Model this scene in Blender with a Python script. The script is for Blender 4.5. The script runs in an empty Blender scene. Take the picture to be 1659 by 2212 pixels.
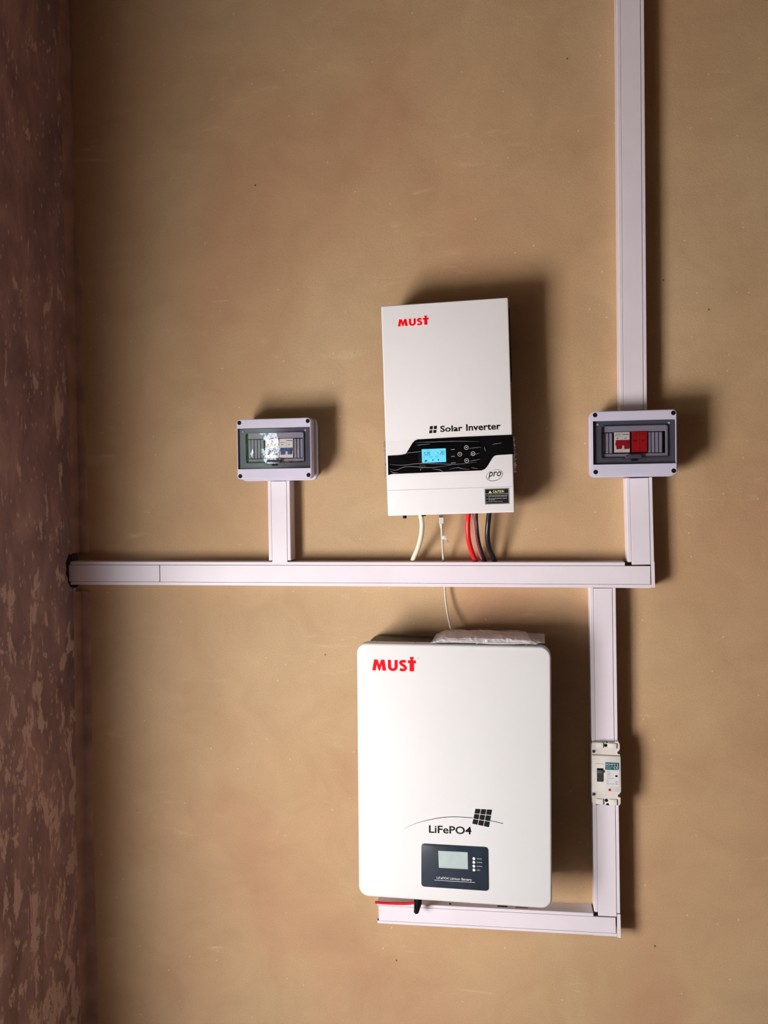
import bpy, bmesh, math, random
from mathutils import Vector, Matrix
random.seed(7)
S = bpy.context.scene
PI = math.pi

# ---------------------------------------------------------------- camera, world, light, exposure
cam_data = bpy.data.cameras.new('camera')
cam = bpy.data.objects.new('camera', cam_data)
S.collection.objects.link(cam)
cam_data.sensor_fit = 'VERTICAL'
cam_data.sensor_height = 24.0
cam_data.lens = 24.0 * 1750.0 / 2212.0
cam_data.clip_start = 0.02
RT = Vector((0.98841741, 0.15116247, -0.01345125))
UP = Vector((0.01047422, 0.02047324, 0.99973553))
FW = Vector((-0.15139789, 0.9882969, -0.0186528))
m4 = Matrix((RT, UP, -FW)).transposed().to_4x4()
m4.translation = Vector((0, -2.15, 1.65))
cam.matrix_world = m4
S.camera = cam

world = bpy.data.worlds.new('world')
S.world = world
world.use_nodes = True
wn = world.node_tree.nodes
bg = wn['Background']
bg.inputs['Color'].default_value = (0.80, 0.92, 1.0, 1)
bg.inputs['Strength'].default_value = 11.5

def area_light(name, loc, target, sx, sy, power, col):
    d = bpy.data.lights.new(name, 'AREA')
    d.shape = 'RECTANGLE'; d.size = sx; d.size_y = sy
    d.energy = power; d.color = col
    o = bpy.data.objects.new(name, d)
    S.collection.objects.link(o)
    o.location = loc
    o.rotation_euler = (Vector(target) - Vector(loc)).to_track_quat('-Z', 'Y').to_euler()
    return o
# daylight thrown in low through the doorway by the bright yard outside
area_light('daylight_from_yard', (-1.50, -1.68, 0.80), (0.0, -0.10, 1.45), 0.62, 0.95, 72, (1.0, 0.955, 0.95))

vs = S.view_settings
vs.view_transform = 'Standard'
vs.look = 'None'
vs.gamma = 1.0
vs.use_curve_mapping = False
vs.exposure = -0.08

# ---------------------------------------------------------------- materials
def new_mat(name):
    m = bpy.data.materials.new(name); m.use_nodes = True
    nt = m.node_tree
    return m, nt, nt.nodes['Principled BSDF']
def srgb(r, g, b):
    f = lambda c: (c/255/12.92) if c/255 <= 0.04045 else ((c/255+0.055)/1.055)**2.4
    return (f(r), f(g), f(b), 1)
def mat(name, col, rough=0.5, metal=0.0, spec=0.5, noise=0.0, nscale=60, bump=0.0, bscale=200, coat=0.0, emit=None, estr=0):
    m, nt, p = new_mat(name)
    N, L = nt.nodes, nt.links
    p.inputs['Base Color'].default_value = col
    p.inputs['Roughness'].default_value = rough
    p.inputs['Metallic'].default_value = metal
    p.inputs['Specular IOR Level'].default_value = spec
    p.inputs['Coat Weight'].default_value = coat
    p.inputs['Coat Roughness'].default_value = 0.06
    tc = N.new('ShaderNodeTexCoord')
    if noise:
        n = N.new('ShaderNodeTexNoise'); n.inputs['Scale'].default_value = nscale; n.inputs['Detail'].default_value = 4
        L.new(tc.outputs['Object'], n.inputs['Vector'])
        r = N.new('ShaderNodeValToRGB')
        r.color_ramp.elements[0].position = 0.3; r.color_ramp.elements[1].position = 0.7
        c0 = tuple(v*(1-noise) for v in col[:3])+(1,); c1 = tuple(min(1, v*(1+noise)) for v in col[:3])+(1,)
        r.color_ramp.elements[0].color = c0; r.color_ramp.elements[1].color = c1
        L.new(n.outputs['Fac'], r.inputs['Fac']); L.new(r.outputs['Color'], p.inputs['Base Color'])
    if bump:
        n = N.new('ShaderNodeTexNoise'); n.inputs['Scale'].default_value = bscale
        L.new(tc.outputs['Object'], n.inputs['Vector'])
        b = N.new('ShaderNodeBump'); b.inputs['Strength'].default_value = bump; b.inputs['Distance'].default_value = 0.001
        L.new(n.outputs['Fac'], b.inputs['Height']); L.new(b.outputs['Normal'], p.inputs['Normal'])
    if emit:
        p.inputs['Emission Color'].default_value = emit
        p.inputs['Emission Strength'].default_value = estr
    return m

WHITE = mat('powder_coated_white', (0.79, 0.775, 0.79, 1), 0.42, noise=0.012, nscale=8, bump=0.05, bscale=900)
BWHITE = mat('battery_white', (0.69, 0.69, 0.70, 1), 0.35, noise=0.012, nscale=6)
PVC = mat('white_pvc', (0.77, 0.71, 0.775, 1), 0.38, noise=0.03, nscale=9, bump=0.06, bscale=60)
BOXGREY = mat('pale_grey_abs', (0.60, 0.58, 0.72, 1), 0.38, noise=0.02, nscale=20)
SLATE = mat('slate_plastic', (0.060, 0.060, 0.085, 1), 0.14, spec=1.0, noise=0.08, nscale=30, bump=0.05, bscale=50)
PANEL = mat('grey_inner_panel', (0.29, 0.28, 0.36, 1), 0.45, noise=0.04, nscale=30)
BLACK = mat('matt_black', (0.005, 0.005, 0.006, 1), 0.6, spec=0.15)
GLOSSBLACK = mat('gloss_black', (0.003, 0.003, 0.004, 1), 0.10, spec=0.4, noise=0.3, nscale=20)
DARKMETAL = mat('black_painted_steel', (0.022, 0.018, 0.017, 1), 0.5, noise=0.1, nscale=40)
RED = mat('red_print', (0.90, 0.0, 0.006, 1), 0.6, spec=0.12)
REDCABLE = mat('red_cable_sheath', (0.80, 0.012, 0.02, 1), 0.3, noise=0.05, nscale=40)
PINKCABLE = mat('pink_cable_sheath', (0.55, 0.10, 0.17, 1), 0.35, noise=0.05, nscale=40)
BLACKCABLE = mat('black_cable_sheath', (0.010, 0.011, 0.013, 1), 0.3, noise=0.1, nscale=50)
CREAMCABLE = mat('cream_cable_sheath', (0.72, 0.66, 0.52, 1), 0.4, noise=0.05, nscale=40)
GREYCABLE = mat('grey_cable_sheath', (0.55, 0.52, 0.47, 1), 0.4, noise=0.05, nscale=40)
INK = mat('black_ink', (0.006, 0.007, 0.009, 1), 0.6, spec=0.2)
SEAM = mat('seam_grey', (0.42, 0.41, 0.42, 1), 0.5)
WHITEINK = mat('white_ink', (0.70, 0.70, 0.72, 1), 0.5)
YELLOWINK = mat('yellow_ink', (0.80, 0.72, 0.28, 1), 0.5)
NAVY = mat('navy_fascia', (0.020, 0.030, 0.046, 1), 0.30, noise=0.25, nscale=25)
LCDOFF = mat('unlit_display', (0.42, 0.50, 0.50, 1), 0.2, noise=0.05, nscale=60)
LCDON = mat('lit_blue_display', (0.05, 0.3, 0.4, 1), 0.25, emit=srgb(112, 208, 240), estr=0.82)
LCDINK = mat('display_segments', (0.008, 0.05, 0.11, 1), 0.3)
LCDFAINT = mat('display_faint_segments', (0.06, 0.20, 0.30, 1), 0.3, emit=srgb(70, 160, 205), estr=0.5)
CHROME = mat('bright_steel', (0.75, 0.75, 0.78, 1), 0.22, metal=1.0)
BRKWHITE = mat('breaker_white', (0.78, 0.74, 0.70, 1), 0.4, noise=0.04, nscale=30)
BRKCREAM = mat('cream_breaker_case', (0.71, 0.67, 0.63, 1), 0.4, noise=0.04, nscale=30)
BRKRED = mat('red_toggle', (0.36, 0.006, 0.020, 1), 0.35)
SPDRED = mat('red_protector', (0.40, 0.003, 0.010, 1), 0.4, noise=0.12, nscale=60)
SPDDARK = mat('dark_red_mark', (0.10, 0.004, 0.006, 1), 0.5)
BLUE = mat('blue_toggle', (0.010, 0.07, 0.22, 1), 0.3)
GREYTOG = mat('grey_toggle', (0.20, 0.20, 0.22, 1), 0.35)
TEAL = mat('teal_print', (0.012, 0.095, 0.12, 1), 0.4)
TAN = mat('tan_ledge', (0.40, 0.30, 0.22, 1), 0.5)
PAPER = mat('paper_manual', (0.74, 0.68, 0.70, 1), 0.7, noise=0.10, nscale=25)
BUTTONWHITE = mat('button_white', (0.80, 0.80, 0.78, 1), 0.3)

def clear(name, tint, rough, gloss_lo, bump=0.0, bscale=(30, 30, 30), haze=0.0, ior=1.5):
    """thin clear plastic: tinted see-through, fresnel gloss, a little milky haze"""
    m = bpy.data.materials.new(name); m.use_nodes = True
    nt = m.node_tree; N, L = nt.nodes, nt.links
    N.remove(N['Principled BSDF']); out = N['Material Output']
    t = N.new('ShaderNodeBsdfTransparent'); t.inputs['Color'].default_value = tint
    g = N.new('ShaderNodeBsdfGlossy'); g.inputs['Roughness'].default_value = rough
    d = N.new('ShaderNodeBsdfDiffuse'); d.inputs['Color'].default_value = (0.8, 0.78, 0.8, 1)
    m1 = N.new('ShaderNodeMixShader'); m1.inputs['Fac'].default_value = haze
    L.new(t.outputs[0], m1.inputs[1]); L.new(d.outputs[0], m1.inputs[2])
    f = N.new('ShaderNodeFresnel')
    geo = N.new('ShaderNodeNewGeometry'); mi = N.new('ShaderNodeMix')      # same reflectance from either face of the thin sheet
    mi.inputs[2].default_value = ior; mi.inputs[3].default_value = 1/ior
    L.new(geo.outputs['Backfacing'], mi.inputs[0]); L.new(mi.outputs[0], f.inputs['IOR'])
    mx = N.new('ShaderNodeMixShader')
    L.new(f.outputs[0], mx.inputs[0]); L.new(m1.outputs[0], mx.inputs[1]); L.new(g.outputs[0], mx.inputs[2])
    L.new(mx.outputs[0], out.inputs['Surface'])
    if bump:
        tc = N.new('ShaderNodeTexCoord'); mp = N.new('ShaderNodeMapping'); mp.inputs['Scale'].default_value = bscale
        n = N.new('ShaderNodeTexNoise'); n.inputs['Scale'].default_value = 1; n.inputs['Detail'].default_value = 3
        n.inputs['Distortion'].default_value = 0.6
        b = N.new('ShaderNodeBump'); b.inputs['Strength'].default_value = bump; b.inputs['Distance'].default_value = 0.01
        L.new(tc.outputs['Object'], mp.inputs['Vector']); L.new(mp.outputs[0], n.inputs['Vector'])
        L.new(n.outputs['Fac'], b.inputs['Height'])
        for q in (g, f, d): L.new(b.outputs['Normal'], q.inputs['Normal'])
    return m
PANE = clear('clear_window_plastic', (0.94, 0.94, 0.95, 1), 0.02, 0.04, bump=0.03, bscale=(22, 22, 22), ior=1.6)
FILM = clear('clear_film', (0.985, 0.985, 0.985, 1), 0.12, 0.04, bump=0.22, bscale=(9, 60, 70), haze=0.0, ior=1.28)
FOLD = clear('film_fold', (0.97, 0.97, 0.97, 1), 0.15, 0.04, haze=0.35, ior=1.45)
BAG = clear('clear_bag', (0.88, 0.84, 0.86, 1), 0.25, 0.04, bump=0.5, bscale=(40, 30, 30), haze=0.35)

def ramp(N, L, src, stops):
    r = N.new('ShaderNodeValToRGB'); cr = r.color_ramp
    while len(cr.elements) < len(stops): cr.elements.new(0.5)
    for e, (p_, c) in zip(cr.elements, stops):
        e.position = p_; e.color = c if len(c) == 4 else tuple(c)+(1,)
    L.new(src, r.inputs['Fac'])
    return r.outputs['Color']
def noise(N, L, vec, scale, detail=4, rough=0.5, dist=0.0):
    n = N.new('ShaderNodeTexNoise')
    n.inputs['Scale'].default_value = scale; n.inputs['Detail'].default_value = detail
    n.inputs['Roughness'].default_value = rough; n.inputs['Distortion'].default_value = dist
    L.new(vec, n.inputs['Vector'])
    return n.outputs['Fac']
def mapped(N, L, vec, sc, loc=(0, 0, 0), rot=(0, 0, 0)):
    mp = N.new('ShaderNodeMapping'); mp.inputs['Scale'].default_value = sc
    mp.inputs['Location'].default_value = loc; mp.inputs['Rotation'].default_value = rot
    L.new(vec, mp.inputs['Vector'])
    return mp.outputs[0]
def mixc(N, L, fac, a, b, blend='MIX'):
    m = N.new('ShaderNodeMix'); m.data_type = 'RGBA'; m.blend_type = blend
    for i, v in ((0, fac), (6, a), (7, b)):
        if hasattr(v, 'links') or hasattr(v, 'is_linked'): L.new(v, m.inputs[i])
        elif i == 0: m.inputs[0].default_value = v
        else: m.inputs[i].default_value = v if len(v) == 4 else tuple(v)+(1,)
    return m.outputs[2]

def plaster():
    m, nt, p = new_mat('tan_cement_plaster'); N, L = nt.nodes, nt.links
    tc = N.new('ShaderNodeTexCoord'); v = tc.outputs['Object']
    big = noise(N, L, mapped(N, L, v, (1, 1, 0.7)), 1.6, 3, 0.5, 0.4)
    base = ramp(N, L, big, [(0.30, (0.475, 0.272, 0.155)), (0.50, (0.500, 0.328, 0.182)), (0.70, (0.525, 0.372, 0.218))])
    mid = noise(N, L, mapped(N, L, v, (1, 1, 1.2), rot=(0, 0.5, 0)), 5.5, 6, 0.62, 0.8)
    f = ramp(N, L, mid, [(0.30, (0.93, 0.91, 0.89)), (0.5, (1, 1, 1)), (0.70, (1.07, 1.065, 1.06))])
    c = mixc(N, L, 1.0, base, f, 'MULTIPLY')
    # trowel scrapes: paler, thin, slanting patches
    sc = noise(N, L, mapped(N, L, v, (5, 5, 22), rot=(0, 0.75, 0)), 1.0, 5, 0.65, 1.2)
    area = noise(N, L, v, 3.2, 2)
    sm = mixc(N, L, 1.0, ramp(N, L, sc, [(0.60, (0, 0, 0)), (0.72, (1, 1, 1))]), ramp(N, L, area, [(0.48, (0, 0, 0)), (0.62, (1, 1, 1))]), 'MULTIPLY')
    c = mixc(N, L, mixc(N, L, 1.0, sm, (0.4, 0.4, 0.4), 'MULTIPLY'), c, (0.72, 0.56, 0.38))
    # sand grain
    g = noise(N, L, v, 420, 2, 0.7)
    c = mixc(N, L, 1.0, c, ramp(N, L, g, [(0.28, (0.82, 0.82, 0.82)), (0.5, (1, 1, 1)), (0.72, (1.16, 1.16, 1.16))]), 'MULTIPLY')
    # tiny pale grit and dark pits
    vo = N.new('ShaderNodeTexVoronoi'); vo.inputs['Scale'].default_value = 26; vo.inputs['Randomness'].default_value = 1.0
    L.new(v, vo.inputs['Vector'])
    spk = ramp(N, L, vo.outputs['Distance'], [(0.035, (1, 1, 1)), (0.055, (0, 0, 0))])
    c = mixc(N, L, mixc(N, L, 1.0, spk, (0.55, 0.55, 0.55), 'MULTIPLY'), c, (0.85, 0.72, 0.56))
    vo2 = N.new('ShaderNodeTexVoronoi'); vo2.inputs['Scale'].default_value = 7; L.new(mapped(N, L, v, (1, 1, 1), loc=(3.3, 1.1, 2.2)), vo2.inputs['Vector'])
    pit = ramp(N, L, vo2.outputs['Distance'], [(0.014, (1, 1, 1)), (0.022, (0, 0, 0))])
    c = mixc(N, L, pit, c, (0.12, 0.07, 0.04))
    L.new(c, p.inputs['Base Color'])
    p.inputs['Roughness'].default_value = 0.78
    p.inputs['Specular IOR Level'].default_value = 0.25
    bn = noise(N, L, v, 160, 5, 0.65); bn2 = noise(N, L, v, 14, 4, 0.6)
    b1 = N.new('ShaderNodeBump'); b1.inputs['Strength'].default_value = 0.30; b1.inputs['Distance'].default_value = 0.0012
    b2 = N.new('ShaderNodeBump'); b2.inputs['Strength'].default_value = 0.30; b2.inputs['Distance'].default_value = 0.004
    L.new(bn, b1.inputs['Height']); L.new(bn2, b2.inputs['Height'])
    L.new(b2.outputs['Normal'], b1.inputs['Normal']); L.new(b1.outputs['Normal'], p.inputs['Normal'])
    return m
def flaked():
    m, nt, p = new_mat('peeling_brown_paint'); N, L = nt.nodes, nt.links
    tc = N.new('ShaderNodeTexCoord'); v = tc.outputs['Object']
    big = noise(N, L, mapped(N, L, v, (2, 5, 2.4)), 2.0, 6, 0.65, 0.5)
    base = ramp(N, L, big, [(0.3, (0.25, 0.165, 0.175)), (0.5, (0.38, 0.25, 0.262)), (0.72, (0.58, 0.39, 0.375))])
    # flakes: larger and denser low on the wall
    fl = noise(N, L, mapped(N, L, v, (1, 26, 11)), 1.0, 7, 0.66, 0.5)
    sep = N.new('ShaderNodeSeparateXYZ'); L.new(v, sep.inputs[0])
    mr = N.new('ShaderNodeMapRange'); mr.inputs[1].default_value = 0.2; mr.inputs[2].default_value = 2.4
    mr.inputs[3].default_value = 0.06; mr.inputs[4].default_value = -0.045
    L.new(sep.outputs[2], mr.inputs[0])
    ad = N.new('ShaderNodeMath'); ad.operation = 'ADD'; L.new(fl, ad.inputs[0]); L.new(mr.outputs[0], ad.inputs[1])
    mask = ramp(N, L, ad.outputs[0], [(0.565, (0, 0, 0)), (0.60, (1, 1, 1))])
    c = mixc(N, L, mixc(N, L, 1.0, mask, (0.75, 0.75, 0.75), 'MULTIPLY'), base, (0.80, 0.62, 0.58))
    vo = N.new('ShaderNodeTexVoronoi'); vo.inputs['Scale'].default_value = 1.0
    L.new(mapped(N, L, v, (1, 55, 24)), vo.inputs['Vector'])
    spk = ramp(N, L, vo.outputs['Distance'], [(0.13, (1, 1, 1)), (0.17, (0, 0, 0))])
    c = mixc(N, L, mixc(N, L, 1.0, spk, (0.6, 0.6, 0.6), 'MULTIPLY'), c, (0.82, 0.66, 0.60))
    g = noise(N, L, v, 420, 2, 0.7)
    c = mixc(N, L, 1.0, c, ramp(N, L, g, [(0.28, (0.8, 0.8, 0.8)), (0.5, (1, 1, 1)), (0.72, (1.2, 1.2, 1.2))]), 'MULTIPLY')
    L.new(c, p.inputs['Base Color']); p.inputs['Roughness'].default_value = 0.8
    b1 = N.new('ShaderNodeBump'); b1.inputs['Strength'].default_value = 0.5; b1.inputs['Distance'].default_value = 0.003
    L.new(ad.outputs[0], b1.inputs['Height']); L.new(b1.outputs['Normal'], p.inputs['Normal'])
    return m
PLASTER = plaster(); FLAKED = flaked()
CONCRETE = mat('grey_brown_concrete', (0.13, 0.09, 0.07, 1), 0.85, noise=0.15, nscale=4, bump=0.3, bscale=80)
OTHERWALL = mat('brown_plaster_plain', (0.17, 0.11, 0.085, 1), 0.85, noise=0.12, nscale=3, bump=0.3, bscale=60)
FILLET = mat('corner_plaster', (0.46, 0.29, 0.225, 1), 0.85, noise=0.22, nscale=14, bump=0.6, bscale=70)
SAND = mat('bare_yard_ground', (0.45, 0.36, 0.26, 1), 0.95, noise=0.15, nscale=2)

# ---------------------------------------------------------------- mesh helpers (x right, o = distance out of the wall, z up)
def new_bm(): return bmesh.new()
def P3(x, o, z): return Vector((x, -o, z))
def link(name, bm, material, parent=None, smooth=False):
    bmesh.ops.recalc_face_normals(bm, faces=bm.faces)
    me = bpy.data.meshes.new(name); bm.to_mesh(me); bm.free()
    if smooth:
        for f in me.polygons: f.use_smooth = True
        me.set_sharp_from_angle(angle=math.radians(38))
    me.materials.append(material)
    o = bpy.data.objects.new(name, me); S.collection.objects.link(o)
    if parent: o.parent = parent
    return o
def empty(name, loc=(0, 0, 0), ang=0):
    o = bpy.data.objects.new(name, None); S.collection.objects.link(o)
    o.empty_display_size = 0.03
    o.location = loc; o.rotation_euler = (0, -ang, 0)
    return o
def tag(o, label, cat, group=None):
    o['label'] = label; o['category'] = cat
    if group: o['group'] = group
    return o
def struct(o):
    o['kind'] = 'structure'; return o
def inset_poly(pts, d):
    n = len(pts); A = sum(pts[i][0]*pts[(i+1) % n][1]-pts[(i+1) % n][0]*pts[i][1] for i in range(n))
    sg = 1 if A > 0 else -1
    out = []
    for i in range(n):
        p0, p1, p2 = Vector(pts[i-1]), Vector(pts[i]), Vector(pts[(i+1) % n])
        e1 = (p1-p0); e2 = (p2-p1)
        if e1.length < 1e-9 or e2.length < 1e-9: out.append(tuple(p1)); continue
        e1.normalize(); e2.normalize()
        n1 = Vector((-e1.y, e1.x))*sg; n2 = Vector((-e2.y, e2.x))*sg
        b = n1+n2; k = b.dot(n1)
        if k < 0.2: k = 0.2
        out.append(tuple(p1+b*(d/k)))
    return out
def prism(bm, pts, o0, o1, bev=0.0, segs=2):
    """solid plate with outline pts (x,z) from o0 to o1, its front edge rounded by bev"""
    rings = [(pts, o0)]
    if bev > 0:
        for k in range(segs+1):
            a = k/segs*PI/2
            rings.append((inset_poly(pts, bev*(1-math.cos(a))), o1-bev+bev*math.sin(a)))
    else: rings.append((pts, o1))
    vr = [[bm.verts.new(P3(x, o, z)) for x, z in r] for r, o in rings]
    n = len(pts)
    for a, b in zip(vr, vr[1:]):
        for i in range(n): bm.faces.new((a[i], a[(i+1) % n], b[(i+1) % n], b[i]))
    bm.faces.new(vr[-1]); bm.faces.new(list(reversed(vr[0])))
def rect(x0, z0, x1, z1): return [(x0, z0), (x1, z0), (x1, z1), (x0, z1)]
def rrect(x0, z0, x1, z1, r, n=6):
    pts = []
    for cx, cz, a0 in ((x1-r, z0+r, -PI/2), (x1-r, z1-r, 0), (x0+r, z1-r, PI/2), (x0+r, z0+r, PI)):
        for k in range(n+1):
            a = a0+k/n*PI/2; pts.append((cx+r*math.cos(a), cz+r*math.sin(a)))
    return pts
def circle(cx, cz, r, n=20, rz=None): return [(cx+r*math.cos(2*PI*k/n), cz+(rz or r)*math.sin(2*PI*k/n)) for k in range(n)]
def plate(name, pts, o0, o1, m, parent, bev=0.0, segs=2, smooth=True):
    bm = new_bm(); prism(bm, pts, o0, o1, bev, segs); return link(name, bm, m, parent, smooth)
def ring(bm, outer, inner, o0, o1):
    n = len(outer)
    V = [[bm.verts.new(P3(x, o, z)) for x, z in pts] for pts in (outer, inner) for o in (o0, o1)]
    ob, of, ib, if_ = V
    for i in range(n):
        j = (i+1) % n
        bm.faces.new((ob[i], ob[j], of[j], of[i])); bm.faces.new((ib[i], ib[j], if_[j], if_[i]))
        bm.faces.new((of[i], of[j], if_[j], if_[i])); bm.faces.new((ob[i], ob[j], ib[j], ib[i]))
def smooth_path(pts, sub=6):
    P = [Vector(p) for p in pts]; P = [P[0]*2-P[1]]+P+[P[-1]*2-P[-2]]; out = []
    for i in range(1, len(P)-2):
        for k in range(sub):
            t = k/sub; a, b, c, d = P[i-1], P[i], P[i+1], P[i+2]
            out.append(0.5*((2*b)+(c-a)*t+(2*a-5*b+4*c-d)*t*t+(3*b-a-3*c+d)*t**3))
    out.append(P[-2]); return out
def tube(bm, pts, r, n=12, caps=True):
    rs = r if isinstance(r, (list, tuple)) else [r]*len(pts)
    rings = []; ref = Vector((0, 1, 0))
    for i, p in enumerate(pts):
        t = (pts[min(i+1, len(pts)-1)]-pts[max(i-1, 0)]).normalized()
        if abs(t.dot(ref)) > 0.95: ref = Vector((1, 0, 0))
        a = t.cross(ref).normalized(); b = t.cross(a)
        rings.append([bm.verts.new(p+(a*math.cos(2*PI*k/n)+b*math.sin(2*PI*k/n))*rs[i]) for k in range(n)])
    for A, B in zip(rings, rings[1:]):
        for k in range(n): bm.faces.new((A[k], A[(k+1) % n], B[(k+1) % n], B[k]))
    if caps: bm.faces.new(rings[0]); bm.faces.new(list(reversed(rings[-1])))
def stroke(pts, widths, o0, o1, bm):
    n = len(pts); L_, R_ = [], []
    for i in range(n):
        a = Vector(pts[max(i-1, 0)]); b = Vector(pts[min(i+1, n-1)]); t = (b-a).normalized()
        w = widths[i] if isinstance(widths, (list, tuple)) else widths
        nn = Vector((-t.y, t.x))*w/2; p = Vector(pts[i])
        L_.append(p+nn); R_.append(p-nn)
    rows = [[bm.verts.new(P3(q.x, o, q.y)) for q in side] for side, o in ((L_, o0), (L_, o1), (R_, o1), (R_, o0))]
    for i in range(n-1):
        for k in range(4):
            a, b = rows[k], rows[(k+1) % 4]; bm.faces.new((a[i], a[i+1], b[i+1], b[i]))
    bm.faces.new([r[0] for r in rows]); bm.faces.new([r[-1] for r in rows])
def text_bm(bm, body, x0, z0, x1, z1, out, bold=0.0, shear=0.0, th=0.0003, spacing=1.0):
    """flat printed lettering fitted to the rectangle x0..x1, z0..z1"""
    c = bpy.data.curves.new('t', 'FONT'); c.body = body; c.offset = bold; c.shear = shear
    c.resolution_u = 3; c.space_character = spacing
    o = bpy.data.objects.new('t', c); S.collection.objects.link(o)
    bpy.context.view_layer.update()
    me = bpy.data.meshes.new_from_object(o.evaluated_get(bpy.context.evaluated_depsgraph_get()))
    bpy.data.objects.remove(o)
    xs = [v.co.x for v in me.vertices]; ys = [v.co.y for v in me.vertices]
    ax, bx, ay, by = min(xs), max(xs), min(ys), max(ys)
    t = new_bm(); t.from_mesh(me); bpy.data.meshes.remove(me)
    bmesh.ops.dissolve_limit(t, angle_limit=0.02, verts=t.verts, edges=t.edges)
    for v in t.verts:
        v.co = P3(x0+(v.co.x-ax)/(bx-ax)*(x1-x0), out, z0+(v.co.y-ay)/(by-ay)*(z1-z0))
    r = bmesh.ops.extrude_face_region(t, geom=list(t.faces))
    for e in r['geom']:
        if isinstance(e, bmesh.types.BMVert): e.co.y -= th
    tmp = bpy.data.meshes.new('t'); t.to_mesh(tmp); t.free(); bm.from_mesh(tmp); bpy.data.meshes.remove(tmp)
def text(name, body, x0, z0, x1, z1, out, m, parent, **k):
    bm = new_bm(); text_bm(bm, body, x0, z0, x1, z1, out, **k); return link(name, bm, m, parent)
def bxm(bm, x0, x1, o0, o1, z0, z1): prism(bm, rect(x0, z0, x1, z1), o0, o1)

# ---------------------------------------------------------------- the room
XL, XR, YB, ZT, TH = -1.212, 2.35, -4.2, 3.30, 0.11     # left wall face, right wall, rear wall, ceiling, wall thickness
DY0, DY1, DZ = -0.99, -2.58, 2.10                        # doorway in the left wall
def slab(name, x0, x1, y0, y1, z0, z1, m):
    bm = new_bm(); bxm(bm, x0, x1, -y0, -y1, z0, z1); return struct(link(name, bm, m))
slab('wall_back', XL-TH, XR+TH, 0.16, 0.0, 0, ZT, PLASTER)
slab('floor', XL-TH, XR+TH, 0.16, YB-TH, -0.12, 0.0, CONCRETE)
slab('ceiling', XL-TH, XR+TH, 0.16, YB-TH, ZT, ZT+0.12, OTHERWALL)
slab('wall_right', XR, XR+TH, 0.0, YB, 0, ZT, OTHERWALL)
slab('wall_rear', XL-TH, XR+TH, YB, YB-TH, 0, ZT, OTHERWALL)
# left wall with its doorway and the rough hole the trunking runs into
def wall_left():
    bm = new_bm()
    def loop(pts):
        vs_ = [bm.verts.new((XL, y, z)) for y, z in pts]
        return [bm.edges.new((vs_[i], vs_[(i+1) % len(vs_)])) for i in range(len(vs_))]
    E = loop([(0.0, 0.0), (DY0, 0.0), (DY0, DZ), (DY1, DZ), (DY1, 0.0), (YB, 0.0), (YB, ZT), (0.0, ZT)])
    E += loop([(-0.004, 1.408), (-0.004, 1.505), (-0.022, 1.512), (-0.040, 1.500), (-0.052, 1.506), (-0.062, 1.490), (-0.071, 1.479), (-0.066, 1.462),
               (-0.070, 1.448), (-0.060, 1.436), (-0.058, 1.420), (-0.045, 1.409), (-0.025, 1.404)])
    bmesh.ops.triangle_fill(bm, edges=E, use_beauty=True)
    r = bmesh.ops.extrude_face_region(bm, geom=list(bm.faces))
    for e in r['geom']:
        if isinstance(e, bmesh.types.BMVert): e.co.x -= TH
    bm2 = bm
    for (x0, x1, y0, y1, z0, z1) in ((XL-TH, XL-0.07, -0.10, 0.0, 1.38, 1.55),):
        vs_ = [bm2.verts.new(q) for q in ((x0, y0, z0), (x1, y0, z0), (x1, y1, z0), (x0, y1, z0), (x0, y0, z1), (x1, y0, z1), (x1, y1, z1), (x0, y1, z1))]
        for f in ((0, 1, 2, 3), (4, 5, 6, 7), (0, 1, 5, 4), (1, 2, 6, 5), (2, 3, 7, 6), (3, 0, 4, 7)): bm2.faces.new([vs_[i] for i in f])
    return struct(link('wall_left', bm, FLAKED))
wall_left()
# uneven plaster fillet running up the corner
def fillet():
    bm = new_bm(); rows = []; n = 90
    for i in range(n+1):
        z = ZT*i/n
        low = 1.0 if z < 2.28 else max(0.0, 1-(z-2.28)/0.10)
        w = 0.008+0.004*math.sin(z*3.1)+random.uniform(-.0012, .0012)
        dx = 0.006+0.022*low+0.002*math.sin(z*5+1)+random.uniform(-.0008, .0008)
        rows.append([bm.verts.new(q) for q in ((XL, 0, z), (XL, -w-0.030, z), (XL+0.0022, -w-0.024, z), (XL+0.004, -w, z), (XL+0.006, -w*0.4, z), (XL+0.010, -0.0035, z), (XL+dx, -0.0028, z), (XL+dx+0.002, 0, z))])
    for a, b in zip(rows, rows[1:]):
        if 1.40 < (a[0].co.z+b[0].co.z)/2 < 1.51: continue
        for k in range(7): bm.faces.new((a[k], a[k+1], b[k+1], b[k]))
    return struct(link('trim_1', bm, FILLET, None, True))
fillet()
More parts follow.
